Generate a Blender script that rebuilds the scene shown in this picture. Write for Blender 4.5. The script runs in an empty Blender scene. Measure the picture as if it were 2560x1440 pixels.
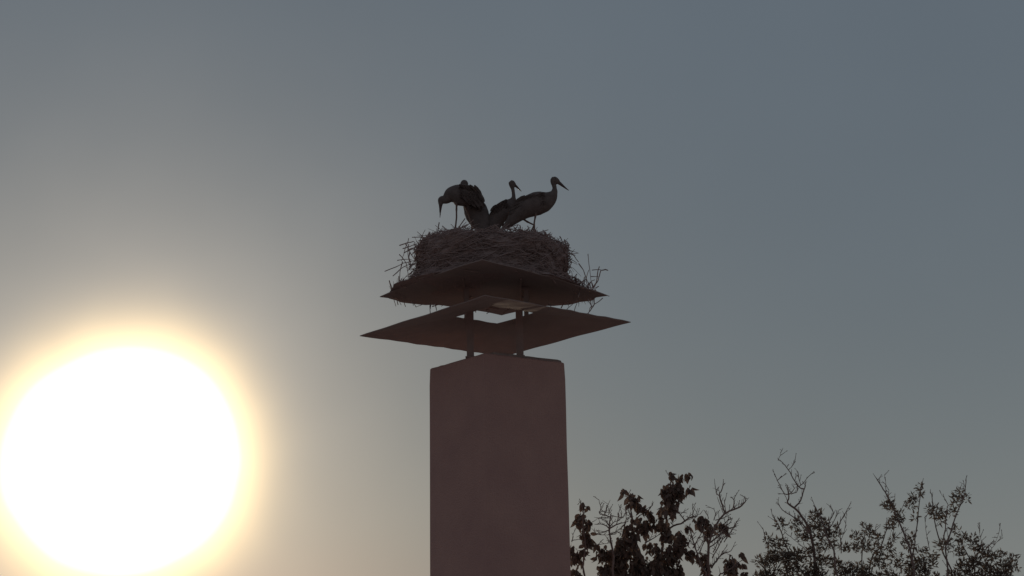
import bpy, bmesh, math, random
import numpy as np
from mathutils import Vector, Matrix, Quaternion

rnd = random.Random(11)
sc = bpy.context.scene
COL = sc.collection

# ------------------------------------------------------------------ camera
PITCH, ROLL, FOC, ZC = math.radians(14.0), 0.019, 3080.0, 5.0
cd = bpy.data.cameras.new('camera')
cam = bpy.data.objects.new('camera', cd)
COL.objects.link(cam)
cd.sensor_width = 36
cd.lens = FOC / 2560 * 36
cd.clip_start, cd.clip_end = 0.1, 12000
cam.location = (0, 0, ZC)
cam.rotation_euler = (Matrix.Rotation(math.pi / 2 + PITCH, 3, 'X') @ Matrix.Rotation(-ROLL, 3, 'Z')).to_euler()
sc.camera = cam

# ------------------------------------------------------------------ sky and sun
SUN_EL, SUN_AZ = math.radians(6.09), math.radians(-17.57)      # azimuth from +Y, to the left
SUN = Vector((math.sin(SUN_AZ) * math.cos(SUN_EL), math.cos(SUN_AZ) * math.cos(SUN_EL), math.sin(SUN_EL)))
SKY = 0.05
EXPO = math.log2(0.0108 / SKY)
w = bpy.data.worlds.new('World')
sc.world = w
w.use_nodes = True
nt = w.node_tree
nd, lk = nt.nodes, nt.links


def wmath(op, a, b=None, clamp=False):
    n = nd.new('ShaderNodeMath'); n.operation = op; n.use_clamp = clamp
    for i, v in enumerate((a, b)):
        if v is None: continue
        if isinstance(v, (int, float)): n.inputs[i].default_value = v
        else: lk.new(v, n.inputs[i])
    return n.outputs[0]


def wvec(op, a, b):
    n = nd.new('ShaderNodeVectorMath'); n.operation = op
    for i, v in enumerate((a, b)):
        if isinstance(v, (tuple, list, Vector)): n.inputs[i].default_value = tuple(v)
        else: lk.new(v, n.inputs[i])
    return n.outputs['Value' if op == 'DOT_PRODUCT' else 'Vector']


def wscale(col, fac):
    n = nd.new('ShaderNodeVectorMath'); n.operation = 'SCALE'
    n.inputs[0].default_value = col
    lk.new(fac, n.inputs['Scale'])
    return n.outputs['Vector']


sky = nd.new('ShaderNodeTexSky')
sky.sky_type = 'NISHITA'; sky.sun_disc = False
sky.sun_elevation = SUN_EL; sky.sun_rotation = SUN_AZ
sky.air_density, sky.dust_density, sky.ozone_density = 1.0, 1.0, 1.0
tc = nd.new('ShaderNodeTexCoord')
cosang = wvec('DOT_PRODUCT', tc.outputs['Generated'], SUN)
hn = nd.new('ShaderNodeTexNoise'); hn.inputs['Scale'].default_value = 9.0; hn.inputs['Detail'].default_value = 2   # uneven haze round the sun
lk.new(tc.outputs['Generated'], hn.inputs[0])
ang = wmath('MULTIPLY', wmath('ARCCOSINE', wmath('MINIMUM', cosang, 0.999999)), 180 / math.pi)
ang = wmath('MULTIPLY', ang, wmath('ADD', wmath('MULTIPLY', hn.outputs[0], .16), .962))
K = 1 / 0.0108
glow1 = wmath('EXPONENT', wmath('MULTIPLY', wmath('MULTIPLY', ang, ang), -1 / (2 * 2.5 ** 2)))   # dazzling core of the evening sun
glow2 = wmath('EXPONENT', wmath('MULTIPLY', ang, -1 / 6.0))                                       # hazy aureole
core = wmath('MULTIPLY', wmath('SUBTRACT', 5.3, ang), 1 / .4, True)
sep = nd.new('ShaderNodeSeparateXYZ'); lk.new(tc.outputs['Generated'], sep.inputs[0])
elev = wmath('MULTIPLY', wmath('ARCSINE', wmath('MAXIMUM', sep.outputs['Z'], 0.0)), 180 / math.pi)
horiz = wmath('EXPONENT', wmath('MULTIPLY', elev, -1 / 10.0))                                     # paler air towards the horizon
col = wvec('MULTIPLY', sky.outputs[0], tuple(1.85 * v for v in (0.112, 0.10, 0.03)))
for base_, f_ in (((10.8, 7.4, 3.1), glow1), ((0.98, 0.83, 0.66), glow2), ((0.083, 0.073, 0.036), horiz), ((.3, .3, .3), core)):
    col = wvec('ADD', col, wscale(tuple(K * v for v in base_), f_))
col = wvec('ADD', col, tuple(K * v for v in (0.106, 0.134, 0.168)))                               # thin even evening haze
hz = nd.new('ShaderNodeTexNoise'); hz.inputs['Scale'].default_value = 5.0; hz.inputs['Detail'].default_value = 3    # faint unevenness of the haze
lk.new(tc.outputs['Generated'], hz.inputs[0])
fac = wmath('ADD', wmath('MULTIPLY', hz.outputs[0], .10), .95)
vm = nd.new('ShaderNodeVectorMath'); vm.operation = 'SCALE'; lk.new(col, vm.inputs[0]); lk.new(fac, vm.inputs['Scale'])
lk.new(vm.outputs[0], nd['Background'].inputs[0])
nd['Background'].inputs[1].default_value = SKY

sd_ = bpy.data.lights.new('sun', 'SUN')
sun = bpy.data.objects.new('sun', sd_)
COL.objects.link(sun)
sd_.energy = 4.5; sd_.angle = math.radians(0.5); sd_.color = (1.0, 0.82, 0.62)
sun.rotation_euler = (-SUN).to_track_quat('-Z', 'Y').to_euler()
sun.location = (-20, 60, 30)

vs = sc.view_settings
vs.view_transform = 'Standard'; vs.look = 'None'; vs.gamma = 1; vs.use_curve_mapping = False
vs.exposure = EXPO

# ------------------------------------------------------------------ helpers
F0 = np.array([0, math.cos(PITCH), math.sin(PITCH)])
R0 = np.array([1.0, 0, 0])
U0 = np.array([0, -math.sin(PITCH), math.cos(PITCH)])
CR, SR = math.cos(ROLL), math.sin(ROLL)


def at(px, py, Y):
    """point of the place at distance Y that the photograph shows at pixel (px, py)"""
    X, Z = px - 1280, 720 - py
    x, y = X * CR + Z * SR, -X * SR + Z * CR
    d = F0 + R0 * x / FOC + U0 * y / FOC
    return np.array([0, 0, ZC]) + d * (Y / d[1])


def project(p):
    d = np.asarray(p, float) - np.array([0, 0, ZC])
    z = d @ F0
    x, y = d @ R0 / z * FOC, d @ U0 / z * FOC
    return 1280 + x * CR - y * SR, 720 - (x * SR + y * CR)


class MB:
    def __init__(s):
        s.v, s.f, s.m = [], [], []
        s.n = 0

    def add(s, verts, faces, mat=0):
        b = s.n
        verts = np.asarray(verts, float)
        s.v.append(verts)
        s.n += len(verts)
        for f in faces:
            s.f.append(tuple(i + b for i in f)); s.m.append(mat)

    def tube(s, pts, rad, n=6, mat=0, flat=1.0, cap=True, up=None):
        pts = [np.asarray(p, float) for p in pts]
        k = len(pts)
        if np.isscalar(rad): rad = [rad] * k
        vs_, fs = [], []
        ref = np.array([0.31, 0.87, 0.38]) if up is None else np.asarray(up, float)
        for i in range(k):
            t = pts[min(i + 1, k - 1)] - pts[max(i - 1, 0)]
            t = t / (np.linalg.norm(t) + 1e-9)
            a = ref - t * (ref @ t)
            if np.linalg.norm(a) < 1e-3: a = np.array([1, 0, 0.1]) - t * t[0]
            a /= np.linalg.norm(a)
            b = np.cross(t, a)
            for j in range(n):
                q = 2 * math.pi * j / n
                vs_.append(pts[i] + rad[i] * (a * math.cos(q) * flat + b * math.sin(q)))
        for i in range(k - 1):
            for j in range(n):
                fs.append((i * n + j, i * n + (j + 1) % n, (i + 1) * n + (j + 1) % n, (i + 1) * n + j))
        if cap:
            fs.append(tuple(range(n - 1, -1, -1)))
            fs.append(tuple((k - 1) * n + j for j in range(n)))
        s.add(vs_, fs, mat)

    def box(s, c, size, rot=0.0, mat=0):
        c = np.asarray(c, float)
        hx, hy, hz = [q / 2 for q in size]
        cr, sr = math.cos(rot), math.sin(rot)
        vs_ = []
        for z in (-hz, hz):
            for x, y in ((-hx, -hy), (hx, -hy), (hx, hy), (-hx, hy)):
                vs_.append(c + np.array([x * cr - y * sr, x * sr + y * cr, z]))
        s.add(vs_, [(3, 2, 1, 0), (4, 5, 6, 7), (0, 1, 5, 4), (1, 2, 6, 5), (2, 3, 7, 6), (3, 0, 4, 7)], mat)

    def mesh(s, name, off=(0, 0, 0), smooth=False):
        me = bpy.data.meshes.new(name)
        V = np.concatenate(s.v) - np.asarray(off, float)
        me.from_pydata(V.tolist(), [], s.f)
        if any(s.m): me.polygons.foreach_set('material_index', s.m)
        if smooth: me.polygons.foreach_set('use_smooth', [True] * len(me.polygons))
        me.update()
        return me


def put(name, me, mats, parent=None, loc=None):
    o = bpy.data.objects.new(name, me)
    COL.objects.link(o)
    if not isinstance(mats, (list, tuple)): mats = [mats]
    if len(me.materials) == 0:
        for m in mats: me.materials.append(m)
    if parent is not None: o.parent = parent
    if loc is not None: o.location = loc
    return o


def tag(o, label=None, cat=None, group=None, kind=None):
    for k, v in (('label', label), ('category', cat), ('group', group), ('kind', kind)):
        if v: o[k] = v
    return o


def thing(name, loc, label, cat, group=None):
    o = bpy.data.objects.new(name, None)
    o.empty_display_size = .2
    COL.objects.link(o)
    o.location = loc
    return tag(o, label, cat, group)


def material(name, base, var=0.25, scale=8.0, rough=0.85, bump=0.0, bscale=40.0, metal=0.0, stretch=(1, 1, 1), trans=0.0, tint=None):
    m = bpy.data.materials.new(name)
    m.use_nodes = True
    t = m.node_tree
    p = t.nodes['Principled BSDF']
    p.inputs['Roughness'].default_value = rough
    p.inputs['Metallic'].default_value = metal
    p.inputs['Specular IOR Level'].default_value = 0.25
    co = t.nodes.new('ShaderNodeTexCoord')
    mp = t.nodes.new('ShaderNodeMapping'); mp.inputs['Scale'].default_value = stretch
    t.links.new(co.outputs['Object'], mp.inputs[0])
    nz = t.nodes.new('ShaderNodeTexNoise'); nz.inputs['Scale'].default_value = scale
    nz.inputs['Detail'].default_value = 6; nz.inputs['Roughness'].default_value = .6
    t.links.new(mp.outputs[0], nz.inputs[0])
    rp = t.nodes.new('ShaderNodeValToRGB')
    lo = tuple(c * (1 - var) for c in base) + (1,)
    hi = tuple(min(1, c * (1 + var)) for c in (tint or base)) + (1,)
    rp.color_ramp.elements[0].position = .3; rp.color_ramp.elements[0].color = lo
    rp.color_ramp.elements[1].position = .7; rp.color_ramp.elements[1].color = hi
    t.links.new(nz.outputs[0], rp.inputs[0])
    t.links.new(rp.outputs[0], p.inputs['Base Color'])
    if bump:
        n2 = t.nodes.new('ShaderNodeTexNoise'); n2.inputs['Scale'].default_value = bscale; n2.inputs['Detail'].default_value = 4
        t.links.new(mp.outputs[0], n2.inputs[0])
        bp = t.nodes.new('ShaderNodeBump'); bp.inputs['Strength'].default_value = bump; bp.inputs['Distance'].default_value = .02
        t.links.new(n2.outputs[0], bp.inputs['Height'])
        t.links.new(bp.outputs[0], p.inputs['Normal'])
    if trans:
        tr = t.nodes.new('ShaderNodeBsdfTranslucent')
        t.links.new(rp.outputs[0], tr.inputs[0])
        mx = t.nodes.new('ShaderNodeMixShader'); mx.inputs[0].default_value = trans
        t.links.new(p.outputs[0], mx.inputs[1]); t.links.new(tr.outputs[0], mx.inputs[2])
        t.links.new(mx.outputs[0], t.nodes['Material Output'].inputs[0])
    return m


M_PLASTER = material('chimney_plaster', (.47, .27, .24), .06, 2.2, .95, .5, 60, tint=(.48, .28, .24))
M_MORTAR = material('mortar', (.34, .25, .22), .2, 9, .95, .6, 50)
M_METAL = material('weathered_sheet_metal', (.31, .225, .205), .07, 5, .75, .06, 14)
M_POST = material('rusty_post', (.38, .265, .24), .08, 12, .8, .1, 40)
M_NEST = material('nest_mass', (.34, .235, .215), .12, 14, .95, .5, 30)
M_STICK = material('dry_stick', (.34, .235, .215), .15, 6, .9, .3, 60)
M_WHITE = material('shaded_white_feathers', (.155, .115, .105), .2, 18, .9, .4, 50, stretch=(1, 1, 1))  # white plumage with the backlit shade put into its base colour
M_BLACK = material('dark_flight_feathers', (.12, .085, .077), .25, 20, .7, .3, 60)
M_BILL = material('dark_bill', (.10, .06, .055), .25, 15, .5)
M_LEG = material('stork_leg', (.20, .12, .10), .25, 30, .7)
M_EYE = material('dark_eye', (.02, .018, .016), .1, 5, .2)
M_BARK = material('dark_bark', (.24, .165, .145), .3, 10, .95, .6, 40)
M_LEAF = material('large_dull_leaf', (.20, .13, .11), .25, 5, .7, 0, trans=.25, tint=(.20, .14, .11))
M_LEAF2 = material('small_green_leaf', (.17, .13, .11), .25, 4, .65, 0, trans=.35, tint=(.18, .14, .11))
M_BOUNCE_GROUND = material('pale_bounce_ground', (.50, .38, .33), .2, .6, .95, .6, 6)  # unseen ground, made pale and warm to bounce fill light upwards

# ------------------------------------------------------------------ ground
g = MB()
g.add([(-6000, -6000, 0), (6000, -6000, 0), (6000, 6000, 0), (-6000, 6000, 0)], [(0, 1, 2, 3)])
tag(put('ground', g.mesh('ground'), M_BOUNCE_GROUND), kind='structure')

# ------------------------------------------------------------------ chimney
CX, CY, CA = -0.1816, 13.0, -0.9296
CZ, CS = 7.3900, 1.0282
chim = thing('chimney', (CX, CY, 0), 'broad square plastered chimney carrying the metal cover and the nest', 'chimney')


def sq_ring(half, z, a, c, n=14, rr=.012):
    """square outline with n points per side"""
    pts = []
    for k in range(4):
        p0 = ((-1, -1), (1, -1), (1, 1), (-1, 1))[k]
        p1 = ((1, -1), (1, 1), (-1, 1), (-1, -1))[k]
        for i in range(n):
            t = i / n
            u, v = half * (p0[0] * (1 - t) + p1[0] * t), half * (p0[1] * (1 - t) + p1[1] * t)
            pts.append((c[0] + u * math.cos(a) - v * math.sin(a), c[1] + u * math.sin(a) + v * math.cos(a), z))
    return pts


def prism(zs, halves, a, c, n=14, jit=0.0):
    m = MB()
    vs_, fs = [], []
    N = 4 * n
    for i, (z, h) in enumerate(zip(zs, halves)):
        for p in sq_ring(h, z, a, c, n):
            vs_.append((p[0] + rnd.uniform(-jit, jit), p[1] + rnd.uniform(-jit, jit), p[2] + (rnd.uniform(-jit, jit) if 0 < i else 0)))
    for i in range(len(zs) - 1):
        for j in range(N):
            fs.append((i * N + j, i * N + (j + 1) % N, (i + 1) * N + (j + 1) % N, (i + 1) * N + j))
    fs.append(tuple((len(zs) - 1) * N + j for j in range(N)))
    fs.append(tuple(range(N - 1, -1, -1)))
    m.add(vs_, fs)
    return m


h = CS / 2
zs = [0.0, 2.0, 4.0, 4.8, 5.4, 6.0, 6.5, 6.9, 7.2, CZ - .012, CZ]
hv = [h + .004] * 9 + [h, h - .012]
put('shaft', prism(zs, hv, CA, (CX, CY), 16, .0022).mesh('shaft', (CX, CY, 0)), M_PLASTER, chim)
ca, sa = math.cos(CA), math.sin(CA)
# thin mortar bed on top, set back from the edge, with a broken front corner
put('mortar_bed', prism([CZ + .001, CZ + .028, CZ + .036], [h - .064, h - .069, h - .10], CA, (CX + .07, CY + .02), 12, .004)
    .mesh('mortar_bed', (CX, CY, 0)), M_MORTAR, chim)
put('mortar_patch', prism([CZ + .0005, CZ + .012], [.10, .09], CA, (CX + .56, CY - .02), 8, .004)
    .mesh('mortar_patch', (CX, CY, 0)), M_MORTAR, chim)

# ------------------------------------------------------------------ lower cover: hipped sheet with a square opening, on posts
LX, LY, LZ, LA = -0.1951, 13.0, 7.7866, -0.8316
LS, LRISE, LH = 2.0729, 0.153, 0.609
LTX, LTY = 0.0231, -0.014


def cover_z(x, y):
    u = (x - LX) * math.cos(LA) + (y - LY) * math.sin(LA)
    v = -(x - LX) * math.sin(LA) + (y - LY) * math.cos(LA)
    r = max(abs(u), abs(v))
    t = (LS / 2 - r) / (LS / 2 - LH / 2)
    return LZ + LRISE * t + (x - LX) * LTX + (y - LY) * LTY


cover = thing('chimney_cover', (LX, LY, CZ), 'hipped sheet metal chimney cover with pointed corners just above the chimney', 'chimney cover')
m = MB()
NR, NS = 12, 16
rings = []
for layer in (0, 1):
    for i in range(NR + 1):
        half = LS / 2 + (LH / 2 - LS / 2) * i / NR
        for p in sq_ring(half, 0, LA, (LX, LY), NS):
            z = cover_z(p[0], p[1]) + .005 * math.sin(p[0] * 7 + 1) * math.sin(p[1] * 6) + .003 * math.sin(p[0] * 19 + p[1] * 13)
            rings.append((p[0], p[1], z + (.007 if layer else 0)))
N = 4 * NS
fs = []
for layer in (0, 1):
    b = layer * (NR + 1) * N
    for i in range(NR):
        for j in range(N):
            q = (b + i * N + j, b + i * N + (j + 1) % N, b + (i + 1) * N + (j + 1) % N, b + (i + 1) * N + j)
            fs.append(q if layer else q[::-1])
b = (NR + 1) * N
for j in range(N):
    fs.append((j, (j + 1) % N, b + (j + 1) % N, b + j))
    q0 = NR * N
    fs.append((q0 + (j + 1) % N, q0 + j, b + q0 + j, b + q0 + (j + 1) % N))
m.add(rings, fs)
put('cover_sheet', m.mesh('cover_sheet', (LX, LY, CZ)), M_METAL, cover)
for px, dy in ((1176, -.26), (1176, .30), (1300, -.26), (1300, .30)):
    x = at(px, 885, CY + dy)[0]
    y = CY + dy
    top = cover_z(x, y) - .004
    m = MB()
    z0 = CZ + .030
    m.box((x, y, (z0 + top) / 2), (.076, .03, top - z0))
    m.box((x, y - .02, z0 + .008), (.10, .09, .016))
    put('post', m.mesh('post', (LX, LY, CZ)), M_POST, cover)

# ------------------------------------------------------------------ nest platform: drooping square plate on two pairs of posts
UX, UY, UZ, UA, US = -0.206, 12.85, 8.185, -0.85, 1.7331
UDR, UTX = 0.0721, -0.0296


def plate_z(x, y):
    u = ((x - UX) * math.cos(UA) + (y - UY) * math.sin(UA)) / (US / 2)
    v = (-(x - UX) * math.sin(UA) + (y - UY) * math.cos(UA)) / (US / 2)
    # u,v in -1..1 ; the left and right corners (u=v) droop
    d = abs(u + v) / 2
    return UZ - UDR * d ** 2.2 + (x - UX) * UTX + .004 * math.sin(x * 9) * math.sin(y * 8 + 1)


plat = thing('nest_platform', (UX, UY, UZ), 'square sheet metal platform with drooping corners directly under the stork nest', 'platform')
m = MB()
G = 22
vs_ = []
for layer in (0, 1):
    for i in range(G + 1):
        for j in range(G + 1):
            u, v = (2 * i / G - 1) * US / 2, (2 * j / G - 1) * US / 2
            x, y = UX + u * math.cos(UA) - v * math.sin(UA), UY + u * math.sin(UA) + v * math.cos(UA)
            vs_.append((x, y, plate_z(x, y) + layer * .009))
fs = []
Q = (G + 1) ** 2
for i in range(G):
    for j in range(G):
        a_ = i * (G + 1) + j
        q = (a_, a_ + G + 1, a_ + G + 2, a_ + 1)
        fs.append(q[::-1]); fs.append(tuple(k + Q for k in q))
edge = [i * (G + 1) for i in range(G + 1)] + [G * (G + 1) + j for j in range(1, G + 1)] + [i * (G + 1) + G for i in range(G - 1, -1, -1)] + [j for j in range(G - 1, 0, -1)]
for k in range(len(edge)):
    a_, b_ = edge[k], edge[(k + 1) % len(edge)]
    fs.append((a_, b_, b_ + Q, a_ + Q))
m.add(vs_, fs)
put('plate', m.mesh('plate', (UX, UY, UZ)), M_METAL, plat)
for px, dy in ((1166.5, -.24), (1166.5, .18), (1316, -.24), (1316, .18)):
    y = 12.97 + dy
    x = at(px, 788, y)[0]
    z0, z1 = cover_z(x, y) + .006, plate_z(x, y) + .002
    m = MB()
    m.box((x, y, (z0 + z1) / 2), (.05, .03, z1 - z0))
    m.box((x + (.012 if px < 1200 else -.006), y, z1 - .012), (.075, .06, .02))
    m.box((x, y, z0 + .008), (.07, .06, .012), .3)
    put('post', m.mesh('post', (UX, UY, UZ)), M_POST, plat)
# two flat bars under the sheet
for s in (-1, 1):
    m = MB()
    p0 = np.array([UX + s * .30, UY - .55, 0]); p1 = np.array([UX + s * .30, UY + .55, 0])
    pts = [p0 + (p1 - p0) * t for t in np.linspace(0, 1, 6)]
    for p in pts: p[2] = plate_z(p[0], p[1]) - .006
    m.tube(pts, .012, 4)
    put('stiffener', m.mesh('stiffener', (UX, UY, UZ)), M_POST, plat)

# ------------------------------------------------------------------ the nest
NX, NY = -0.232, 12.87
nest = thing('stork_nest', (NX, NY, UZ), 'big round stork nest of dry sticks heaped on the metal platform', 'nest')


def lump(a, z, s=1.0):
    return s * (.032 * math.sin(3 * a + 4 * z) + .018 * math.sin(7 * a - 9 * z + 1) + .014 * math.sin(13 * a + 17 * z) + .01 * math.sin(23 * a - 31 * z + 2))


NRIM = 8.73


def rim_z(a):
    return NRIM - .06 * max(0, -math.sin(a)) ** 2 - .02 * math.cos(a + .4) + .012 * math.sin(5 * a) + .01 * math.sin(9 * a + 1)


NPROF = [(0.00, .86, 1), (0.07, .83, 1), (.2, .80, 1), (.4, .79, 1), (.6, .80, 1), (.75, .805, 1), (.86, .775, 1), (.94, .70, .9), (1.0, .58, .8)]


def nest_r(a, t):
    for (t0, r0, _), (t1, r1, _) in zip(NPROF, NPROF[1:]):
        if t <= t1:
            r = r0 + (r1 - r0) * (t - t0) / (t1 - t0); break
    skirt = .25 * abs(math.cos(a)) ** 3 * max(0, 1 - t / .28) ** 2.2
    return r + skirt


m = MB()
NA = 96
prof = [0, .02, .045, .08] + list(np.linspace(.12, 1, 16))
vs_, fs = [], []
for t in prof:
    for j in range(NA):
        a = 2 * math.pi * j / NA
        r = nest_r(a, t) + lump(a, t * .6) + rnd.uniform(-.008, .008)
        x, y = NX + r * math.cos(a), NY + r * math.sin(a)
        zb = plate_z(x, y) + .015
        z = zb + (rim_z(a) - zb) * t
        vs_.append((x, y, z))
inner = [(.48, -.035), (.40, -.085), (.22, -.115), (.02, -.12)]
for r, dz in inner:
    for j in range(NA):
        a = 2 * math.pi * j / NA
        vs_.append((NX + r * math.cos(a), NY + r * math.sin(a), NRIM - .02 + dz + .01 * math.sin(9 * a + r * 30)))
R_ = len(prof) + len(inner)
for i in range(R_ - 1):
    for j in range(NA):
        fs.append((i * NA + j, i * NA + (j + 1) % NA, (i + 1) * NA + (j + 1) % NA, (i + 1) * NA + j))
fs.append(tuple((R_ - 1) * NA + j for j in range(NA)))
fs.append(tuple(range(NA - 1, -1, -1)))
m.add(vs_, fs)
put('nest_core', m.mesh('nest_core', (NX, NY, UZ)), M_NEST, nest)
FLOOR = NRIM - .13
NOFF = (NX, NY, UZ)


def stick(pts, r0, r1=None, n=5, jit=.004):
    r1 = r0 * .55 if r1 is None else r1
    k = len(pts)
    P = [np.asarray(p, float) + np.array([rnd.uniform(-jit, jit) for _ in range(3)]) for p in pts]
    mm = MB()
    mm.tube(P, [(r0 + (r1 - r0) * i / max(1, k - 1)) * rnd.uniform(.8, 1.2) for i in range(k)], n)
    return mm


def zs6(x, y, ox=920): return (ox + x / 6.0, 560 + y / 6.0)


L = [  # sticks standing out on the left side
 [(610,215),(590,290),(545,410),(520,500),(500,555)], [(470,455),(520,510),(570,590),(590,690),(610,800),(620,830)],
 [(250,710),(420,645),(530,585),(650,560),(800,520)], [(370,780),(490,670),(580,620),(700,590)], [(520,560),(490,670),(475,780),(465,900)],
 [(400,1030),(440,940),(480,880),(590,770),(680,700)], [(540,950),(610,850),(700,720)], [(430,945),(620,940),(720,930)],
 [(410,1010),(440,985),(590,955),(700,930)], [(470,320),(600,280),(680,262),(705,285),(690,330)], [(520,370),(640,330),(720,300)],
 [(600,410),(640,385),(710,350),(780,330)], [(660,200),(780,195),(880,205),(960,230)], [(870,220),(895,180),(915,120)],
 [(890,240),(885,210),(870,150)], [(900,215),(960,185),(1010,150),(1090,165),(1140,190),(1240,215)], [(945,140),(990,136),(1045,140)],
 [(610,300),(600,460),(620,560),(640,640)], [(540,430),(640,370),(720,340)], [(560,300),(600,350),(640,450),(690,520)],
 [(440,545),(560,530),(660,540)], [(600,700),(650,640),(720,590)], [(610,650),(690,600),(760,600)], [(620,760),(690,680),(760,650)],
 [(630,420),(610,500),(640,580),(625,690)], [(655,850),(690,780),(720,700)], [(600,580),(650,660),(700,690)], [(640,900),(690,830),(740,770)],
 [(655,1150),(668,1190),(680,1225)], [(935,1195),(930,1270),(925,1400)], [(945,1190),(938,1255),(948,1275)], [(1012,1200),(1020,1250),(1030,1300)],
 [(1420,1265),(1435,1290)], [(1620,1290),(1618,1330)], [(1780,1345),(1830,1325)], [(1230,1310),(1212,1285)], [(240,1095),(238,1068)],
 [(815,240),(805,200)], [(1240,170),(1250,140)], [(1340,135),(1300,150),(1180,180)],
]
Rr = [  # sticks and the tangle on the right side
 [(1380,450),(1390,560),(1405,680),(1420,800),(1440,920),(1450,1030)], [(1680,695),(1640,683),(1575,695),(1550,780),(1530,850),(1480,930),(1440,1000)],
 [(1440,690),(1540,685),(1575,690)], [(1550,635),(1520,780),(1500,880),(1450,960)], [(1420,790),(1540,790)], [(1000,600),(1060,575),(1135,560),(1110,640),(1040,715)],
 [(1020,430),(1095,450),(1170,470),(1240,570)], [(1020,480),(1085,510),(1150,545),(1215,590)], [(1240,590),(1310,690),(1350,810),(1400,900)],
 [(1110,690),(1105,740),(1060,750),(1000,740)], [(1215,750),(1180,795),(1110,800),(1040,770)], [(1150,790),(1180,800),(1270,880),(1330,900),(1420,1000)],
 [(1230,900),(1270,880),(1350,820),(1390,700),(1400,690)], [(1080,820),(1150,860),(1260,930),(1350,1000)], [(1350,820),(1370,920),(1420,1030)],
 [(1290,870),(1310,950),(1380,1000)], [(1540,935),(1510,955),(1450,960),(1380,940)], [(1430,980),(1480,1000),(1560,1045),(1700,1085)], [(1480,980),(1530,1060)],
 [(1020,1340),(1080,1260),(1220,1130)], [(1160,1340),(1190,1250),(1240,1130)], [(1380,1130),(1430,1230),(1400,1300),(1370,1360)],
 [(1470,1120),(1475,1200),(1440,1260),(1380,1340),(1300,1365)], [(1600,1110),(1480,1200),(1430,1250)], [(1425,1120),(1420,1180),(1440,1240)],
 [(725,168),(790,175),(870,225),(900,260)], [(955,185),(985,245),(1000,290)], [(900,280),(930,270),(1030,270),(1090,320)], [(1020,330),(1070,350),(1125,360)],
 [(1020,370),(1080,390),(1240,440)], [(1090,420),(1190,470)], [(60,110),(150,70),(230,40),(340,10)], [(0,110),(60,85),(150,75),(230,80),(350,125)],
 [(355,15),(375,80),(405,100),(430,150)], [(400,105),(470,135),(540,125),(620,150)], [(1020,620),(1080,560),(1140,520)], [(1060,760),(1130,830),(1190,850),(1240,900)],
 [(1110,850),(1160,800),(1220,860),(1280,900)], [(1200,900),(1240,830),(1300,870),(1340,850)], [(1360,960),(1400,900),(1430,860),(1480,840)], [(1400,1000),(1380,900),(1440,880),(1460,940)],
 [(800,240),(870,215),(880,260)], [(650,190),(740,200),(800,225)], [(1085,290),(1060,260),(1030,245)], [(1080,350),(1100,310),(1085,290)],
 [(60,130),(70,80),(130,60)], [(150,120),(190,70),(215,30)], [(230,150),(330,135),(440,140)], [(1300,900),(1330,950),(1340,1000)], [(1410,870),(1420,960),(1410,1030)],
 [(1020,410),(1100,400),(1160,415)], [(1015,550),(1070,520),(1110,545)], [(690,1275),(705,1285),(560,1270)], [(540,1345),(575,1325)], [(800,1190),(840,1280)], [(1060,1160),(1090,1240)],
 [(1300,870),(1230,860),(1170,830)], [(1460,960),(1500,900),(1540,830)], [(1330,960),(1300,900),(1340,860)],
]
traced = []
for ox, lst in ((920, L), (1240, Rr)):
    for pl in lst:
        px = [zs6(x, y, ox) for x, y in pl]
        low = px[0][1] > 740 and px[-1][1] > 740
        ytop = min(p[1] for p in px)
        y0 = 12.62 if low else (12.12 + rnd.uniform(0, .12) if ytop < 605 and 1060 < px[0][0] < 1400 and px[-1][1] < 600 else 12.85)
        y0 += rnd.uniform(-.10, .10)
        sl = rnd.uniform(-.12, .12)
        n = len(px)
        P = [at(p[0], p[1], y0 + sl * (i / max(1, n - 1) - .5)) for i, p in enumerate(px)]
        # refine
        Q_ = []
        for p, q in zip(P, P[1:]):
            Q_ += [p, (p + q) / 2 + np.array([rnd.uniform(-.004, .004) for _ in range(3)])]
        Q_.append(P[-1])
        traced.append((Q_, rnd.uniform(.0042, .0068)))
for P, r in traced:
    put('stick', stick(P, r, r * .6, 5, .0015).mesh('stick', NOFF), M_STICK, nest)
n_sticks = len(traced)


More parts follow.
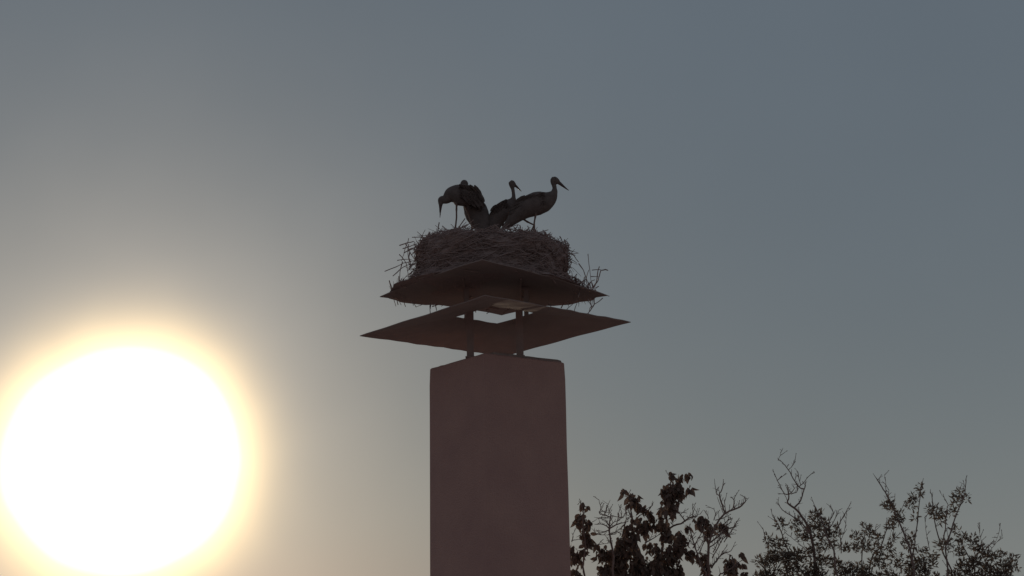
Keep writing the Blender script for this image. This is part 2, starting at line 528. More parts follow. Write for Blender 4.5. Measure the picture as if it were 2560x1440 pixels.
def woven(kind):
    a = rnd.uniform(0, 2 * math.pi)
    t = rnd.uniform(0.02, 1.0) if kind != 'rim' else rnd.uniform(.9, 1.03)
    if kind == 'skirt':
        a = rnd.choice((0, math.pi)) + rnd.gauss(0, .25); t = rnd.uniform(.02, .2)
    r = nest_r(a, min(t, 1)) + lump(a, t * .6) + rnd.uniform(-.02, .02)
    x, y = NX + r * math.cos(a), NY + r * math.sin(a)
    zb = plate_z(x, y) + .02
    z = zb + (rim_z(a) - zb) * t + rnd.uniform(-.01, .012)
    tang = np.array([-math.sin(a), math.cos(a), 0.0]); rad = np.array([math.cos(a), math.sin(a), 0.0]); up = np.array([0, 0, 1.0])
    if kind == 'out':
        d = tang * rnd.uniform(-1, 1) + up * rnd.uniform(-.7, .7) + rad * rnd.uniform(.15, .7)
    elif kind == 'rim':
        d = tang * rnd.uniform(-1, 1) + up * rnd.uniform(-.12, .30) + rad * rnd.uniform(-.5, .35)
    else:
        d = tang * rnd.choice((-1, 1)) + up * rnd.gauss(0, .4) + rad * rnd.uniform(-.05, .2)
    d /= np.linalg.norm(d)
    ln = rnd.uniform(.10, .40) if kind != 'out' else rnd.choice((1, 1, 1, 1.7)) * rnd.uniform(.05, .17)
    if kind == 'rim': ln = rnd.uniform(.08, .24)
    c = np.array([x, y, z])
    bend = np.array([rnd.uniform(-1, 1) for _ in range(3)]) * ln * .10
    s0, s1 = (-.5, .5) if kind != 'out' else (-.25, .75)
    return [c + d * ln * s0, c + bend * .8 - rad * .004 * (kind == 'wall'), c + bend + d * ln * (s0 + s1) / 2, c + d * ln * s1]


near = []
kinds = ['wall'] * 1900 + ['out'] * 520 + ['rim'] * 420 + ['skirt'] * 160
for k in kinds:
    P = woven(k)
    near.append((P, rnd.uniform(.0028, .0055) * (1.25 if k == 'wall' else 1), k))
# inner lining straws on the cup floor
for _ in range(260):
    a, r = rnd.uniform(0, 2 * math.pi), .6 * math.sqrt(rnd.random())
    c = np.array([NX + r * math.cos(a), NY + r * math.sin(a), FLOOR + .02 + .1 * (r / .6) ** 2])
    q = rnd.uniform(0, 2 * math.pi); d = np.array([math.cos(q), math.sin(q), rnd.uniform(-.1, .15)]) * rnd.uniform(.05, .14)
    near.append(([c - d, c, c + d], .003, 'floor'))
near.sort(key=lambda s: (0 if s[0][1][1] < NY and s[2] in ('wall', 'rim', 'out') else 1, -np.linalg.norm(s[0][0] - s[0][-1])))
rest = MB()
for i, (P, r, k) in enumerate(near):
    if i < 300 - n_sticks:
        put('stick', stick(P, r, r * .6, 5).mesh('stick', NOFF), M_STICK, nest)
    else:
        rest.tube(P, [r, r * .9, r * .75, r * .5][:len(P)], 4)
o = put('loose_twigs', rest.mesh('loose_twigs', NOFF), M_STICK, nest)
o['kind'] = 'stuff'

# ------------------------------------------------------------------ storks
PXM = 1 / 234.0


def sweep(mb, secs, Y, lat=.72, n=20, yo=None, part=0, labels=None):
    """secs: (px, py, r_px[, lateral factor]) along the spine; a smooth tube with oval sections"""
    c = [at(s[0], s[1], Y) for s in secs]
    if yo:
        for p, d in zip(c, yo): p[1] += d
    r = [s[2] * PXM for s in secs]
    lf = [s[3] if len(s) > 3 else lat for s in secs]
    # resample smoothly (Catmull-Rom)
    C, Rr_, LF = [], [], []
    k = len(c)
    for i in range(k - 1):
        p0, p1, p2, p3 = c[max(i - 1, 0)], c[i], c[i + 1], c[min(i + 2, k - 1)]
        for t in (0, .25, .5, .75):
            C.append(.5 * ((2 * p1) + (p2 - p0) * t + (2 * p0 - 5 * p1 + 4 * p2 - p3) * t * t + (3 * p1 - p0 - 3 * p2 + p3) * t ** 3))
            Rr_.append(r[i] * (1 - t) + r[i + 1] * t); LF.append(lf[i] * (1 - t) + lf[i + 1] * t)
    C.append(c[-1]); Rr_.append(r[-1]); LF.append(lf[-1])
    K_ = len(C)
    vs_, fs = [], []
    for i in range(K_):
        t = C[min(i + 1, K_ - 1)] - C[max(i - 1, 0)]
        t /= np.linalg.norm(t)
        b_ = np.array([0, 1.0, 0]); b_ -= t * t[1]; b_ /= np.linalg.norm(b_)
        nn = np.cross(b_, t)
        for j in range(n):
            q = 2 * math.pi * j / n
            vs_.append(C[i] + Rr_[i] * (nn * math.cos(q) + b_ * math.sin(q) * LF[i]))
    for i in range(K_ - 1):
        for j in range(n):
            fs.append((i * n + j, i * n + (j + 1) % n, (i + 1) * n + (j + 1) % n, (i + 1) * n + j))
    fs.append(tuple(range(n - 1, -1, -1))); fs.append(tuple((K_ - 1) * n + j for j in range(n)))
    mb.add(vs_, fs)
    if labels is not None:
        for p, q in zip(C, Rr_): labels.append((p, q, part))


def make_stork(label, Y, body, bill, legs, wings, eye, lat=.72, yo=None):
    base = at(legs[0][-1][0], legs[0][-1][1], Y); base[2] = FLOOR
    root = thing('stork', tuple(base), label, 'stork', 'storks standing in the nest')
    mb = MB(); lab = []
    sweep(mb, body, Y, lat, 22, yo, 0, lab)
    sweep(mb, bill, Y + (yo[-1] if yo else 0), .7, 10, None, 1, lab)
    for li, leg in enumerate(legs):
        dy = (-.035 if li == 0 else .035)
        P = [at(p[0], p[1], Y) + np.array([0, dy, 0]) for p in leg]
        if not (len(leg[0]) > 2 and leg[0][2] == 'raised'):
            # carry the shank on down into the cup of the nest
            d = P[-1] - P[-2]; d /= np.linalg.norm(d)
            if P[-1][2] > FLOOR + .02 and d[2] < -.2:
                P.append(P[-1] + d * ((P[-1][2] - FLOOR - .012) / -d[2]))
        Pd = []
        for p, q in zip(P, P[1:]): Pd += [p + (q - p) * t for t in (0, .34, .67)]
        Pd.append(P[-1])
        nP = len(Pd)
        R_ = [.0098 if i > 2 else .016 - .0025 * i for i in range(nP)]
        kn = 3
        if kn < nP: R_[kn] = .0125
        mb.tube(Pd, R_, 8)
        for p, q in zip(Pd, R_): lab.append((p, q, 2))
        f = Pd[-1]
        for ang_ in (-.6, 0, .6, math.pi):
            ln = .07 if ang_ != math.pi else .03
            hd = -1 if body[-1][0] < body[0][0] else 1
            tip = f + np.array([hd * math.cos(ang_) * ln, math.sin(ang_) * ln * hd, -.006 if not (len(leg[0]) > 2) else -.05])
            mb.tube([f, (f + tip) / 2 + np.array([0, 0, .006]), tip], [.008, .0065, .004], 6)
            lab.append((tip, .006, 2)); lab.append(((f + tip) / 2, .006, 2))
    me0 = mb.mesh('tmp', base)
    tmp = bpy.data.objects.new('tmp', me0); COL.objects.link(tmp)
    rm = tmp.modifiers.new('r', 'REMESH'); rm.mode = 'VOXEL'; rm.voxel_size = .0048
    sm = tmp.modifiers.new('s', 'SMOOTH'); sm.iterations = 2; sm.factor = .4
    dg = bpy.context.evaluated_depsgraph_get()
    me = bpy.data.meshes.new_from_object(tmp.evaluated_get(dg))
    bpy.data.objects.remove(tmp)
    me.name = 'body'
    n = len(me.polygons)
    ctr = np.zeros(n * 3); me.polygons.foreach_get('center', ctr); ctr = ctr.reshape(-1, 3) + base
    LP = np.array([l[0] for l in lab]); LR = np.array([l[1] for l in lab]); LI = np.array([l[2] for l in lab])
    idx = np.zeros(n, int)
    for s in range(0, n, 4000):
        d = np.linalg.norm(ctr[s:s + 4000, None] - LP[None], axis=2) - LR[None]
        idx[s:s + 4000] = LI[np.argmin(d, axis=1)]
    me.materials.clear()
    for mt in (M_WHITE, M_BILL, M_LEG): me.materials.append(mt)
    me.polygons.foreach_set('material_index', idx.tolist())
    me.polygons.foreach_set('use_smooth', [True] * n)
    bo = bpy.data.objects.new('body', me); COL.objects.link(bo); bo.parent = root
    # folded wings: layered feathers along each flank
    for side in (-1, 1):
        wm = MB()
        for row, (sh, ln, cnt) in enumerate(wings['rows']):
            for i in range(cnt):
                t = i / max(1, cnt - 1)
                t = min(1, max(0, t + rnd.uniform(-.06, .06)))
                p = np.array(wings['shoulder']) * (1 - t) + np.array(wings['rump']) * t + np.array([rnd.uniform(-2, 2), rnd.uniform(-1, 2)])
                a0 = wings['angle'] + rnd.uniform(-.12, .12) + (t - .5) * wings.get('fan', .3)
                L_ = ln * rnd.uniform(.85, 1.15) * (.5 + .5 * min(1, t * 2.2))
                q0 = np.array([p[0], p[1] + sh]); q1 = q0 + L_ * np.array([math.cos(a0), math.sin(a0)])
                wdt = wings['w'] * rnd.uniform(.8, 1.15) * PXM
                A = at(q0[0], q0[1], Y); B = at(q1[0], q1[1], Y)
                oy = side * (wings['lat'] * (1 - .25 * t) + .006 * row)
                A[1] += oy; B[1] += oy * .55
                d = B - A; nrm = np.cross(d, [0, 1, 0]); nrm /= np.linalg.norm(nrm)
                th_ = np.array([0, .003, 0])
                s1 = A + d * .35 + np.array([0, side * .008, 0]); s2 = A + d * .75
                vv = [A - nrm * wdt * .3, A + nrm * wdt * .3, s1 + nrm * wdt * .5, s2 + nrm * wdt * .42, B, s2 - nrm * wdt * .42, s1 - nrm * wdt * .5]
                vv = [v_ + th_ for v_ in vv] + [v_ - th_ for v_ in vv]
                ff = [tuple(range(7)), tuple(range(13, 6, -1))] + [(k, k + 7, (k + 1) % 7 + 7, (k + 1) % 7) for k in range(7)]
                wm.add(vv, ff)
        put('wing', wm.mesh('wing', base), M_BLACK, root)
    for side in (-1, 1):
        e = at(eye[0], eye[1], Y) + np.array([0, side * eye[2], 0])
        if yo: e[1] += yo[-1]
        em = MB(); em.tube([e + np.array([0, side * q, 0]) for q in (-.004, 0, .003)], [.0035, .0048, .002], 8)
        put('eye', em.mesh('eye', base), M_EYE, root)
    return root


# right stork: head up, bill pointing down to the right, one leg drawn up
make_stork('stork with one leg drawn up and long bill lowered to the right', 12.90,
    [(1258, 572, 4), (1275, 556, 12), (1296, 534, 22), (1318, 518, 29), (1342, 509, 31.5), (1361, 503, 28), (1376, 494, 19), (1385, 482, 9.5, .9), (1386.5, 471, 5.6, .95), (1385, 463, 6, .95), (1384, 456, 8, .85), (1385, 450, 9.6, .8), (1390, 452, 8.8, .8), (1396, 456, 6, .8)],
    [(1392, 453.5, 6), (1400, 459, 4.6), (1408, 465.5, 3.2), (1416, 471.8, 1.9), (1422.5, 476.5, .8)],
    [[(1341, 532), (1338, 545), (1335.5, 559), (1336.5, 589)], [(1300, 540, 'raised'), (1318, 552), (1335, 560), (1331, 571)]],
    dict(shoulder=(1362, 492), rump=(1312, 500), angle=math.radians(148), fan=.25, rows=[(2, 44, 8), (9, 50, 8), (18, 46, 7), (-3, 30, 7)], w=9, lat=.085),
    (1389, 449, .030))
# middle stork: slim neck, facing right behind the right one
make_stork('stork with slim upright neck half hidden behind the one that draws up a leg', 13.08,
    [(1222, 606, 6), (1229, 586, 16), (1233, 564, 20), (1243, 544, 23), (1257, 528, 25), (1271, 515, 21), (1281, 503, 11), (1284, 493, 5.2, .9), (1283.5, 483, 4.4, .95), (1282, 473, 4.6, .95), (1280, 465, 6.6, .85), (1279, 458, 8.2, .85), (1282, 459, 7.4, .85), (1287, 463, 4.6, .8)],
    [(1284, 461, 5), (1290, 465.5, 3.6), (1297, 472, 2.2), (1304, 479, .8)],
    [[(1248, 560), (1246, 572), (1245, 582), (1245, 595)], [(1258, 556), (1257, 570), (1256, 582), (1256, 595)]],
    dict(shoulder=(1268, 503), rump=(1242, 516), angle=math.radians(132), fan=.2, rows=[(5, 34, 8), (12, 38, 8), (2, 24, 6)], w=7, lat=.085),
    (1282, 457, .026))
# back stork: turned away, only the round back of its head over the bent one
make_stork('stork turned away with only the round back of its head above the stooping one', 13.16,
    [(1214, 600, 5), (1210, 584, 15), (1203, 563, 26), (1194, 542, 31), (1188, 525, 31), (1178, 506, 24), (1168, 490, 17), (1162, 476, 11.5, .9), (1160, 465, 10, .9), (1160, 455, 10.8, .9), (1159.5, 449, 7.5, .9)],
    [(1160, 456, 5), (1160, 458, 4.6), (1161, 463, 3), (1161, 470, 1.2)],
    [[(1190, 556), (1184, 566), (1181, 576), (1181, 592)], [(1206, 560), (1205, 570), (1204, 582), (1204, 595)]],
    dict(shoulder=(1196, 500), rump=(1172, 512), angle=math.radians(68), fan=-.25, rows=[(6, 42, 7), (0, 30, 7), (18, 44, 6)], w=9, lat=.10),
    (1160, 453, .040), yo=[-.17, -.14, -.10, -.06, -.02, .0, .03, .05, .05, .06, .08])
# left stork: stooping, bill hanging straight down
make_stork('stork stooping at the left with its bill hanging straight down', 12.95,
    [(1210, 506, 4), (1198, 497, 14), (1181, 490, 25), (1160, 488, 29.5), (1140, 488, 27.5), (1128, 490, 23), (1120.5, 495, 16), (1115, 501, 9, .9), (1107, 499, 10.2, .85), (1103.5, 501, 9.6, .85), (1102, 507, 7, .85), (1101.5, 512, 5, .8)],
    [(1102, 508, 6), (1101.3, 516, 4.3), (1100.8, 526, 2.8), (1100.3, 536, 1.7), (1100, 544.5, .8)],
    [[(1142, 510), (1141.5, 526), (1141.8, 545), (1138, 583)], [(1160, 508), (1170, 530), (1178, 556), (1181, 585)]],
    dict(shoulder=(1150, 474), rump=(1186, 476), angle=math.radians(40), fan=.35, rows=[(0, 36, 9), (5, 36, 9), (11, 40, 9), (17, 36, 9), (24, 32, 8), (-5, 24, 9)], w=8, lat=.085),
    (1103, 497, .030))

# ------------------------------------------------------------------ trees
def leaf_mesh(L_, W_, droop=.15, name='leaf'):
    mm = MB()
    prof_ = [(0, .04), (.22, .42), (.48, .5), (.75, .3), (1.0, .0)]
    vs_, fs = [], []
    for t, wv in prof_:
        z = -droop * L_ * t * t
        vs_ += [(t * L_, -wv * W_, z + .12 * W_ * wv * 2), (t * L_, 0, z), (t * L_, wv * W_, z + .12 * W_ * wv * 2)]
    for i in range(4):
        b_ = i * 3
        fs += [(b_, b_ + 1, b_ + 4, b_ + 3), (b_ + 1, b_ + 2, b_ + 5, b_ + 4)]
    mm.add(vs_, fs)
    return mm


def place_leaf(V, pos, d, roll, s):
    d = d / np.linalg.norm(d)
    ref = np.array([0, 0, 1.0]) if abs(d[2]) < .95 else np.array([1.0, 0, 0])
    y = np.cross(ref, d); y /= np.linalg.norm(y)
    z = np.cross(d, y)
    c, s_ = math.cos(roll), math.sin(roll)
    y2, z2 = y * c + z * s_, -y * s_ + z * c
    M = np.stack([d, y2, z2], 1) * s
    return M, V @ M.T + pos


def leaves_out(root, off, placed, protos, mat, n_single):
    """the most exposed leaves become objects of their own, the rest one foliage part"""
    shared = []
    for mm in protos:
        shared.append(mm.mesh('leaf')); shared[-1].materials.append(mat)
    V = [np.concatenate(mm.v) for mm in protos]; Fc = [mm.f for mm in protos]
    fol = MB()
    placed.sort(key=lambda q: q[5], reverse=True)
    for i, (pos, d, roll, s, k, key) in enumerate(placed):
        M, W = place_leaf(V[k], pos, d, roll, s)
        if i < n_single:
            o = bpy.data.objects.new('leaf', shared[k]); COL.objects.link(o); o.parent = root
            m4 = Matrix([list(M[r]) + [pos[r] - off[r]] for r in range(3)] + [[0, 0, 0, 1]])
            o.matrix_local = m4
        else:
            fol.add(W, Fc[k])
    if fol.n:
        o = put('foliage', fol.mesh('foliage', off), mat, root)
        o['kind'] = 'stuff'


def smooth_path(P, sub=3, jit=.004):
    out = []
    k = len(P)
    for i in range(k - 1):
        p0, p1, p2, p3 = P[max(i - 1, 0)], P[i], P[i + 1], P[min(i + 2, k - 1)]
        for q in range(sub):
            t = q / sub
            v = .5 * ((2 * p1) + (p2 - p0) * t + (2 * p0 - 5 * p1 + 4 * p2 - p3) * t * t + (3 * p1 - p0 - 3 * p2 + p3) * t ** 3)
            out.append(v + np.array([rnd.uniform(-jit, jit) for _ in range(3)]) * (0 if i == 0 and q == 0 else 1))
    out.append(P[-1])
    return out


def grow_twigs(mb, P, start, every, ln, r, bud=.0, upb=.5, depth=1):
    acc = 0
    for i in range(1, len(P)):
        seg = P[i] - P[i - 1]
        sl = np.linalg.norm(seg)
        acc += sl
        if i / len(P) < start or acc < every: continue
        acc = rnd.uniform(-.3, .3) * every
        t = seg / (sl + 1e-9)
        d = t * .6 + np.array([rnd.gauss(0, .7), rnd.gauss(0, .7), rnd.gauss(upb, .5)])
        d /= np.linalg.norm(d)
        L_ = ln * rnd.uniform(.4, 1.25)
        a = P[i]
        kink = np.array([rnd.gauss(0, .15), rnd.gauss(0, .15), rnd.gauss(.12, .12)]) * L_
        mid = a + d * L_ * .5 + kink * .4
        end = a + d * L_ + kink
        mb.tube([a, mid, end], [r, r * .8, r * .45], 4, cap=False)
        if bud and rnd.random() < .6:
            mb.tube([end - d * bud, end, end + d * bud * 1.3], [r * .4, r * 1.3, r * .2], 4, cap=False)
        if depth > 0 and rnd.random() < .7:
            e2 = mid + (d + np.array([rnd.gauss(0, .8), rnd.gauss(0, .8), rnd.gauss(.3, .4)])) * L_ * .35
            mb.tube([mid, (mid + e2) / 2, e2], [r * .7, r * .6, r * .35], 4, cap=False)


def tree(label, trunk_px, Y, ztop, conv, branches, r_base, twig_len, label_seed, extra_leafless=0):
    base = at(trunk_px, 1440, Y)
    base = np.array([base[0], Y, 0.0])
    root = thing('tree', tuple(base), label, 'tree')
    m_ = MB()
    tp = [base + np.array([.06 * math.sin(z * 1.3), .05 * math.cos(z * 1.1), z]) for z in np.linspace(-.05, ztop, 10)]
    m_.tube(tp, list(np.linspace(.13, .075, 10)), 10)
    put('trunk', m_.mesh('trunk', base, True), M_BARK, root)
    top = tp[-1]
    tw = MB()
    paths = []
    for b_ in branches:
        poly, r0, thick = b_
        px = [conv(x, y) for x, y in poly]
        y0 = Y + rnd.uniform(-.3, .3); sl = rnd.uniform(-.35, .35)
        P = [at(p[0], p[1], y0 + sl * i / len(px)) for i, p in enumerate(px)]
        if thick:                                    # a limb that comes up from the fork
            j = P[0]
            P = [top + (j - top) * .02, top * .55 + j * .45 + np.array([0, 0, -.10]), *P]
        S = smooth_path(P, 3)
        n = len(S)
        R_ = [r0 * (1 - .72 * i / (n - 1)) + .0012 for i in range(n)]
        if thick:
            mm = MB(); mm.tube(S, R_, 6)
            put('branch', mm.mesh('branch', base, True), M_BARK, root)
        else:
            tw.tube(S, R_, 5)
        paths.append(S)
        grow_twigs(tw, S, .25 if thick else .08, .036, twig_len, .0040, .010)
    return root, base, top, tw, paths


# --- the large-leaved tree beside the chimney
c6 = lambda x, y: (1400 + x / 5.12, 1160 + y / 5.12)
T1Y = 15.0
B1 = [
 ([(1880,1500),(1900,1300),(1900,1100),(1940,900),(2100,640),(2280,560),(2375,480)], .022, 1), ([(2110,625),(2080,540),(2040,400),(2075,330),(2092,220)], .011, 0),
 ([(2040,400),(2000,370),(1988,280)], .006, 0), ([(2230,590),(2225,500),(2240,395)], .007, 0), ([(1905,1090),(1880,950),(1830,860),(1760,760)], .013, 0),
 ([(1860,1500),(1800,1300),(1740,1100),(1690,930),(1650,800)], .014, 1), ([(1940,1330),(2000,1240),(2060,1170),(2190,1110)], .011, 0),
 ([(1930,930),(2020,880),(2110,760),(2210,690)], .010, 0), ([(1910,1010),(2010,940),(2140,830),(2265,805)], .010, 0), ([(1920,1060),(2010,1000),(2090,930)], .007, 0),
 ([(690,1500),(690,1180),(640,940),(630,800),(650,640)], .018, 1), ([(640,830),(560,775),(440,770)], .008, 0), ([(635,825),(720,780),(810,750),(870,740)], .009, 0),
 ([(630,850),(540,880),(440,900)], .007, 0), ([(640,680),(560,650),(505,630),(520,560),(500,460)], .007, 0), ([(650,900),(740,870),(830,930)], .007, 0),
 ([(1300,1500),(1320,1000),(1400,820),(1550,760),(1650,690),(1760,665)], .018, 1), ([(1600,730),(1560,670),(1510,610)], .008, 0), ([(1090,1010),(1180,960),(1280,900)], .008, 0),
 ([(1340,900),(1370,640),(1400,420),(1410,260),(1420,180)], .013, 0), ([(930,1500),(900,1100),(930,760),(900,560),(880,380)], .016, 1), ([(940,740),(1000,680),(1050,640),(1090,590)], .008, 0),
 ([(950,740),(900,660),(880,610)], .006, 0), ([(1090,610),(1150,570),(1190,520)], .006, 0), ([(330,1500),(330,1050),(290,800),(300,620),(275,520)], .014, 1),
 ([(420,770),(380,740),(330,740)], .006, 0), ([(2000,1500),(2080,1400),(2190,1340),(2280,1260)], .012, 1), ([(1970,720),(1990,640),(1970,560)], .005, 0), ([(2300,560),(2360,500),(2420,430)], .004, 0),
 ([(780,700),(790,620),(760,560)], .005, 0), ([(1690,700),(1700,600),(1695,545)], .005, 0), ([(1900,700),(1880,640),(1860,600)], .004, 0), ([(150,1000),(170,930),(150,880)], .005, 0),
 ([(660,660),(740,680),(800,690)], .004, 0), ([(500,620),(560,610),(640,630)], .004, 0), ([(470,690),(560,685),(640,700)], .004, 0), ([(2100,1000),(2180,880),(2270,730)], .005, 0),
 ([(1700,1080),(1800,900),(1840,840)], .006, 0), ([(1760,1110),(1800,1040),(1840,960)], .005, 0), ([(1480,560),(1540,640),(1580,700)], .006, 0),
 ([(1950,1200),(2030,1050),(2110,930),(2200,900)], .006, 0), ([(1960,1130),(2050,950),(2160,790)], .006, 0), ([(1880,1000),(1830,880),(1790,830)], .006, 0), ([(2060,1010),(2085,930),(2100,850)], .004, 0),
 ([(1790,1140),(1830,1020),(1850,960)], .005, 0), ([(1640,1050),(1670,960),(1720,900)], .005, 0), ([(1740,1100),(1700,1020),(1660,990)], .005, 0), ([(150,980),(200,970),(280,960)], .005, 0),
 ([(440,1040),(520,1030),(640,1010)], .004, 0), ([(630,800),(700,740),(770,715)], .006, 0), ([(640,800),(590,740),(530,700)], .006, 0), ([(560,650),(590,610),(600,560)], .004, 0), ([(620,650),(640,600),(650,545)], .004, 0),
 ([(720,780),(740,700),(755,610)], .005, 0), ([(830,740),(850,690),(840,630)], .004, 0), ([(940,740),(910,690),(870,650)], .005, 0), ([(2100,640),(2060,560),(2030,470)], .004, 0), ([(2130,640),(2110,520),(2110,450)], .005, 0),
 ([(2180,600),(2220,540),(2225,450)], .005, 0), ([(1990,720),(2080,700),(2150,640)], .005, 0), ([(2050,860),(2150,780),(2210,700)], .005, 0), ([(1980,960),(2080,860),(2200,820)], .004, 0), ([(1600,740),(1640,690),(1700,640)], .004, 0),
 ([(1730,690),(1760,650),(1800,640)], .004, 0), ([(2000,1260),(2080,1130),(2110,1080)], .004, 0), ([(460,900),(560,910),(700,900)], .004, 0), ([(300,1110),(380,1080),(430,1060)], .004, 0),
]
root1, base1, top1, tw1, _ = tree('large-leaved tree with drooping leaf bunches and bare twigs right beside the chimney', 1640, T1Y, 4.0, c6, B1, .13, .085, 1)
o = put('twigs', tw1.mesh('twigs', base1), M_BARK, root1); o['kind'] = 'stuff'
PR1 = [leaf_mesh(.105, .072, .35), leaf_mesh(.085, .056, .15), leaf_mesh(.125, .066, .5)]
blobs1 = [  # polyline in crop pixels, radius, number of leaves
 ([(1470,290),(1440,420),(1390,560),(1340,720)], 115, 170), ([(1500,270),(1540,400)], 60, 40), ([(1330,300),(1300,420)], 35, 16),
 ([(1430,110),(1440,170)], 28, 7), ([(1520,150),(1550,170)], 38, 9), ([(1620,160),(1660,140)], 36, 8), ([(1640,300),(1690,310),(1620,380)], 32, 10),
 ([(890,440),(960,440)], 62, 30), ([(870,500),(1000,530),(1020,590)], 38, 22), ([(815,345)], 36, 7), ([(1080,540),(1090,600)], 28, 10), ([(1150,620),(1180,720)], 45, 22), ([(1060,700),(1100,800),(1110,880)], 50, 34),
 ([(270,495),(290,560)], 30, 9), ([(345,560)], 16, 3), ([(250,690),(300,800),(330,950),(370,1040)], 75, 80), ([(360,740),(400,760)], 26, 8),
 ([(960,780),(880,900),(850,1050),(870,1250)], 130, 190), ([(760,1000),(770,1150)], 50, 30), ([(1180,780),(1230,830)], 30, 10), ([(1290,700),(1340,820),(1350,900)], 62, 40),
 ([(1340,1030),(1480,1060),(1580,1040)], 95, 90), ([(1130,1060),(1250,1090)], 60, 34), ([(1780,740),(1860,780),(1920,880)], 75, 62), ([(2040,760),(2090,830)], 48, 22),
 ([(1530,850),(1520,930)], 36, 16), ([(1610,790),(1620,830)], 28, 10), ([(520,1180),(600,1130)], 85, 50), ([(200,1250),(230,1190)], 70, 30), ([(190,1400),(230,1430)], 70, 30),
 ([(560,1330),(600,1430)], 90, 60), ([(700,1300),(760,1420)], 100, 80), ([(900,1380),(1100,1400)], 120, 130), ([(1080,1290),(1180,1330)], 95, 70), ([(1330,1200),(1480,1200)], 95, 80),
 ([(1300,1400),(1470,1420)], 110, 100), ([(1620,1150),(1760,1190),(1840,1200)], 60, 50), ([(1880,1300),(1880,1420)], 55, 34), ([(1500,1320),(1520,1420)], 60, 40),
 ([(2190,1230),(2170,1310),(2210,1400)], 72, 62), ([(2315,1155)], 24, 5), ([(2270,1260),(2330,1310)], 28, 9), ([(2340,1400),(2390,1430)], 28, 9), ([(150,1050),(170,1150)], 38, 14),
 ([(430,1000),(440,1060)], 22, 6), ([(680,1180),(760,1200)], 80, 60), ([(980,1200),(1010,1420)], 90, 80), ([(1250,1300),(1260,1420)], 80, 60), ([(330,1150),(300,1130)], 50, 20), ([(1270,1150),(1230,1190)], 40, 14), ([(1400,900),(1370,930)], 40, 14),
]
pl1 = []
S1 = T1Y / math.cos(PITCH) * .985 / FOC / 5.12
for poly, rr, n in blobs1:
    for _ in range(int(n * 1.2)):
        t = rnd.random() * (len(poly) - 1) if len(poly) > 1 else 0
        i = min(int(t), len(poly) - 2) if len(poly) > 1 else 0
        f = t - i
        cx = poly[i][0] * (1 - f) + poly[min(i + 1, len(poly) - 1)][0] * f
        cy = poly[i][1] * (1 - f) + poly[min(i + 1, len(poly) - 1)][1] * f
        q, rad = rnd.uniform(0, 2 * math.pi), rr * math.sqrt(rnd.random())
        px = c6(cx + rad * math.cos(q), cy + rad * math.sin(q) - .30 * min(rr, 80))
        y = T1Y + rnd.uniform(-1, 1) * rr * S1
        pos = at(px[0], px[1], y)
        d = np.array([rnd.gauss(0, .45), rnd.gauss(0, .45), -1.0 + rnd.gauss(0, .35)])
        key = rad / rr + (1.2 if rr < 50 else 0) + (1 if cy < 900 else 0)
        pl1.append((pos, d, rnd.uniform(0, 6.28), rnd.uniform(.5, 1.0), rnd.randrange(3), key))
for _ in range(500):    # lower crown, below the picture
    q, r_ = rnd.uniform(0, 2 * math.pi), 1.2 * math.sqrt(rnd.random())
    pos = np.array([base1[0] + r_ * math.cos(q), T1Y + r_ * .8 * math.sin(q), rnd.uniform(3.4, 4.95)])
    pl1.append((pos, np.array([rnd.gauss(0, .5), rnd.gauss(0, .5), -1]), rnd.uniform(0, 6), 1.0, rnd.randrange(3), -5))
leaves_out(root1, base1, pl1, PR1, M_LEAF, 300)

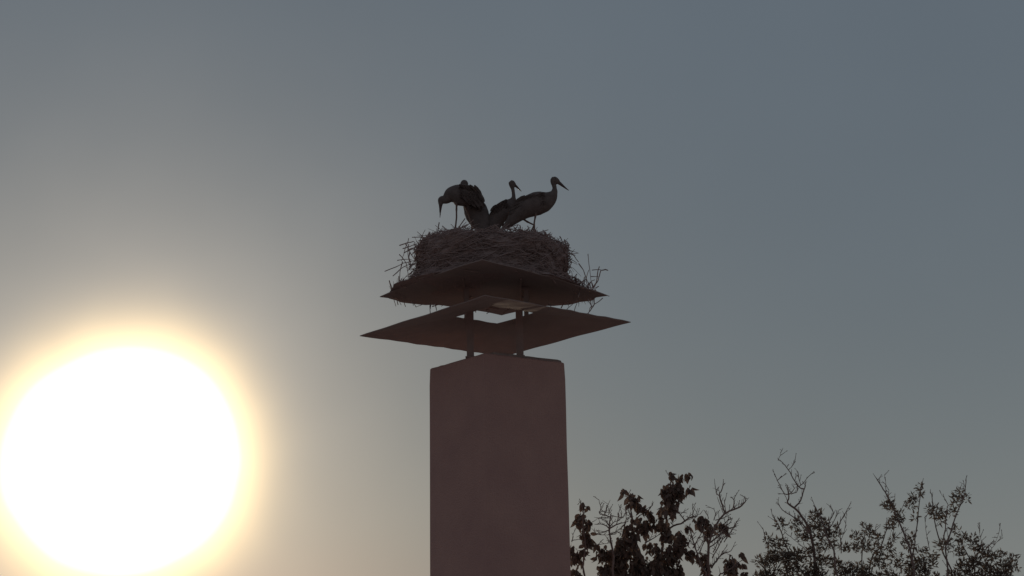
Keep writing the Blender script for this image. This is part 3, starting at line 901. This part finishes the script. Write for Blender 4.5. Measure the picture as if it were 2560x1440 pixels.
# --- the small-leaved tree further right
c7 = lambda x, y: (1860 + x / 3.657, 1130 + y / 3.657)
T2Y = 15.4
B2 = [
 ([(690,1200),(640,900),(600,720),(530,590),(460,510),(400,465),(410,420),(412,385)], .022, 1), ([(460,510),(520,440),(550,335),(565,310)], .010, 0), ([(550,338),(500,320),(450,240),(405,165),(355,100),(315,70)], .008, 0),
 ([(410,385),(370,380),(305,260),(280,210)], .007, 0), ([(415,385),(440,360),(470,320)], .006, 0), ([(408,385),(402,350),(400,300)], .006, 0), ([(405,165),(445,120),(470,70)], .0035, 0), ([(430,385),(475,370),(500,330)], .006, 0),
 ([(500,320),(550,270),(610,205)], .005, 0), ([(520,300),(505,250),(495,185)], .004, 0), ([(590,740),(530,650),(460,600),(350,525),(310,460)], .009, 0), ([(305,260),(345,230)], .003, 0), ([(315,70),(330,30),(335,0)], .0025, 0),
 ([(1560,1200),(1520,900),(1480,790),(1400,600),(1310,400),(1260,320),(1210,240)], .016, 1), ([(1300,390),(1295,300),(1285,210)], .003, 0), ([(1320,410),(1325,350)], .004, 0), ([(1500,1200),(1550,900),(1565,800),(1590,600),(1610,400),(1620,330)], .012, 1),
 ([(1900,1200),(1830,950),(1790,820),(1740,620),(1720,420),(1705,370)], .012, 1), ([(1815,820),(1840,700),(1850,560),(1865,480)], .007, 0), ([(1850,1200),(1840,900),(1870,800),(1930,600),(1990,460),(2020,370),(2030,240)], .012, 1),
 ([(1150,1200),(1180,950),(1250,870),(1310,700),(1380,650)], .013, 1), ([(1310,700),(1300,640)], .004, 0), ([(1310,700),(1360,690),(1400,640)], .005, 0), ([(420,1200),(420,950),(370,830),(340,730),(300,640),(260,580)], .012, 1),
 ([(770,660),(800,600),(815,550),(790,480)], .006, 0), ([(760,700),(800,670),(840,600),(870,530)], .006, 0), ([(840,720),(870,660),(910,590),(965,490)], .007, 0), ([(890,900),(880,780),(870,680)], .006, 0),
 ([(870,1200),(820,900),(760,780),(720,650),(680,560),(645,490)], .014, 1), ([(880,830),(920,700),(940,580)], .003, 0), ([(1100,1200),(1080,900),(1100,760),(1120,690)], .010, 1), ([(1240,870),(1200,720),(1210,660)], .004, 0),
 ([(1330,900),(1360,800),(1370,680)], .005, 0), ([(1370,790),(1440,740)], .004, 0), ([(1480,790),(1480,690)], .004, 0), ([(1700,900),(1670,760),(1650,600)], .003, 0), ([(2100,1200),(2050,950),(1990,850),(2010,760)], .010, 1),
 ([(2230,1200),(2180,950),(2160,850)], .007, 1), ([(2200,900),(2240,860),(2270,830)], .004, 0), ([(2180,880),(2160,780),(2150,680)], .0025, 0), ([(2230,930),(2290,850),(2360,770)], .0025, 0), ([(2340,650),(2330,740),(2290,850)], .002, 0),
 ([(380,740),(460,800),(560,890)], .003, 0), ([(250,1200),(220,900),(190,780),(170,690)], .006, 1), ([(560,720),(510,650),(470,600)], .005, 0), ([(1640,240),(1620,320),(1600,360)], .002, 0), ([(1480,440),(1440,520),(1420,560)], .0025, 0),
 ([(1060,640),(1090,700)], .003, 0), ([(1880,500),(1830,420),(1790,360)], .002, 0), ([(1970,440),(1975,330)], .002, 0), ([(1380,380),(1370,480)], .002, 0),
]
root2, base2, top2, tw2, paths2 = tree('small-leaved tree with slender upright shoots and a bare crooked branch', 2230, T2Y, 3.6, c7, B2, .13, .075, 2)
o = put('twigs', tw2.mesh('twigs', base2), M_BARK, root2); o['kind'] = 'stuff'
PR2 = [leaf_mesh(.058, .017, .2), leaf_mesh(.048, .017, .05), leaf_mesh(.066, .018, .35)]
cl2 = [  # centre, half width, half height in crop pixels
 (330,660,40,50), (440,665,45,35), (490,650,30,40), (655,590,55,50), (690,550,30,25), (600,760,50,60), (735,700,60,90), (670,650,60,60), (220,790,40,45), (330,835,60,60), (250,850,50,40), (530,760,50,60), (610,700,40,40),
 (760,820,85,90), (860,720,35,60), (1115,700,50,50), (1150,730,30,60), (1020,755,40,40), (1080,850,80,60), (1220,790,45,50), (1310,470,48,55), (1340,510,40,40), (1420,580,55,60), (1390,620,50,40), (1335,680,40,30),
 (1550,410,28,42), (1525,485,40,36), (1605,310,26,30), (1610,365,34,34), (1558,590,28,42), (1535,450,25,40), (1750,540,70,60), (1700,520,30,40), (1800,620,38,42), (1830,560,25,40), (1960,375,50,40), (2030,420,30,45), (1930,450,48,50), (1910,545,40,42), (1930,715,40,40),
 (1365,800,30,34), (1500,840,60,60), (1530,770,30,30), (1820,850,65,50), (2000,800,58,55), (2095,800,45,45), (2120,870,60,50), (2180,900,50,50), (900,870,50,40), (980,880,50,40), (1330,880,50,40), (1620,910,50,40),
 (1950,900,60,40), (2250,940,50,40), (350,960,90,60), (470,950,80,60), (560,930,60,60), (640,900,60,70), (250,950,50,60), (180,1050,40,40), (1200,880,60,40), (1880,830,40,40),
]
for x in range(150, 2480, 62):
    for y in range(990, 1240, 62):
        if rnd.random() < (.84 if y > 1050 else .62): cl2.append((x + rnd.uniform(-35, 35), y + rnd.uniform(-50, 40), rnd.uniform(30, 62), rnd.uniform(30, 62)))
pl2 = []
S2 = T2Y / math.cos(PITCH) * .985 / FOC / 3.657
for (cx, cy, rx, ry) in cl2:
    n = int(rx * ry / 40)
    for _ in range(n):
        while True:
            u, v, q = rnd.uniform(-1, 1), rnd.uniform(-1, 1), rnd.uniform(-1, 1)
            if u * u + v * v + q * q < 1: break
        px = c7(cx + u * rx, cy + v * ry)
        pos = at(px[0], px[1], T2Y + q * rx * S2 * 1.3)
        d = np.array([u + rnd.gauss(0, .6), q + rnd.gauss(0, .6), -v * .6 + .25 + rnd.gauss(0, .6)])
        key = (u * u + v * v) + (2 if cy < 900 else 0)
        pl2.append((pos, d, rnd.uniform(0, 6.28), rnd.uniform(.7, 1.15), rnd.randrange(3), key))
for _ in range(900):
    q, r_ = rnd.uniform(0, 2 * math.pi), 1.5 * math.sqrt(rnd.random())
    pos = np.array([base2[0] + r_ * math.cos(q), T2Y + r_ * .7 * math.sin(q), rnd.uniform(3.2, 4.75)])
    pl2.append((pos, np.array([rnd.gauss(0, 1), rnd.gauss(0, 1), rnd.gauss(0, 1)]), rnd.uniform(0, 6), 1.0, rnd.randrange(3), -5))
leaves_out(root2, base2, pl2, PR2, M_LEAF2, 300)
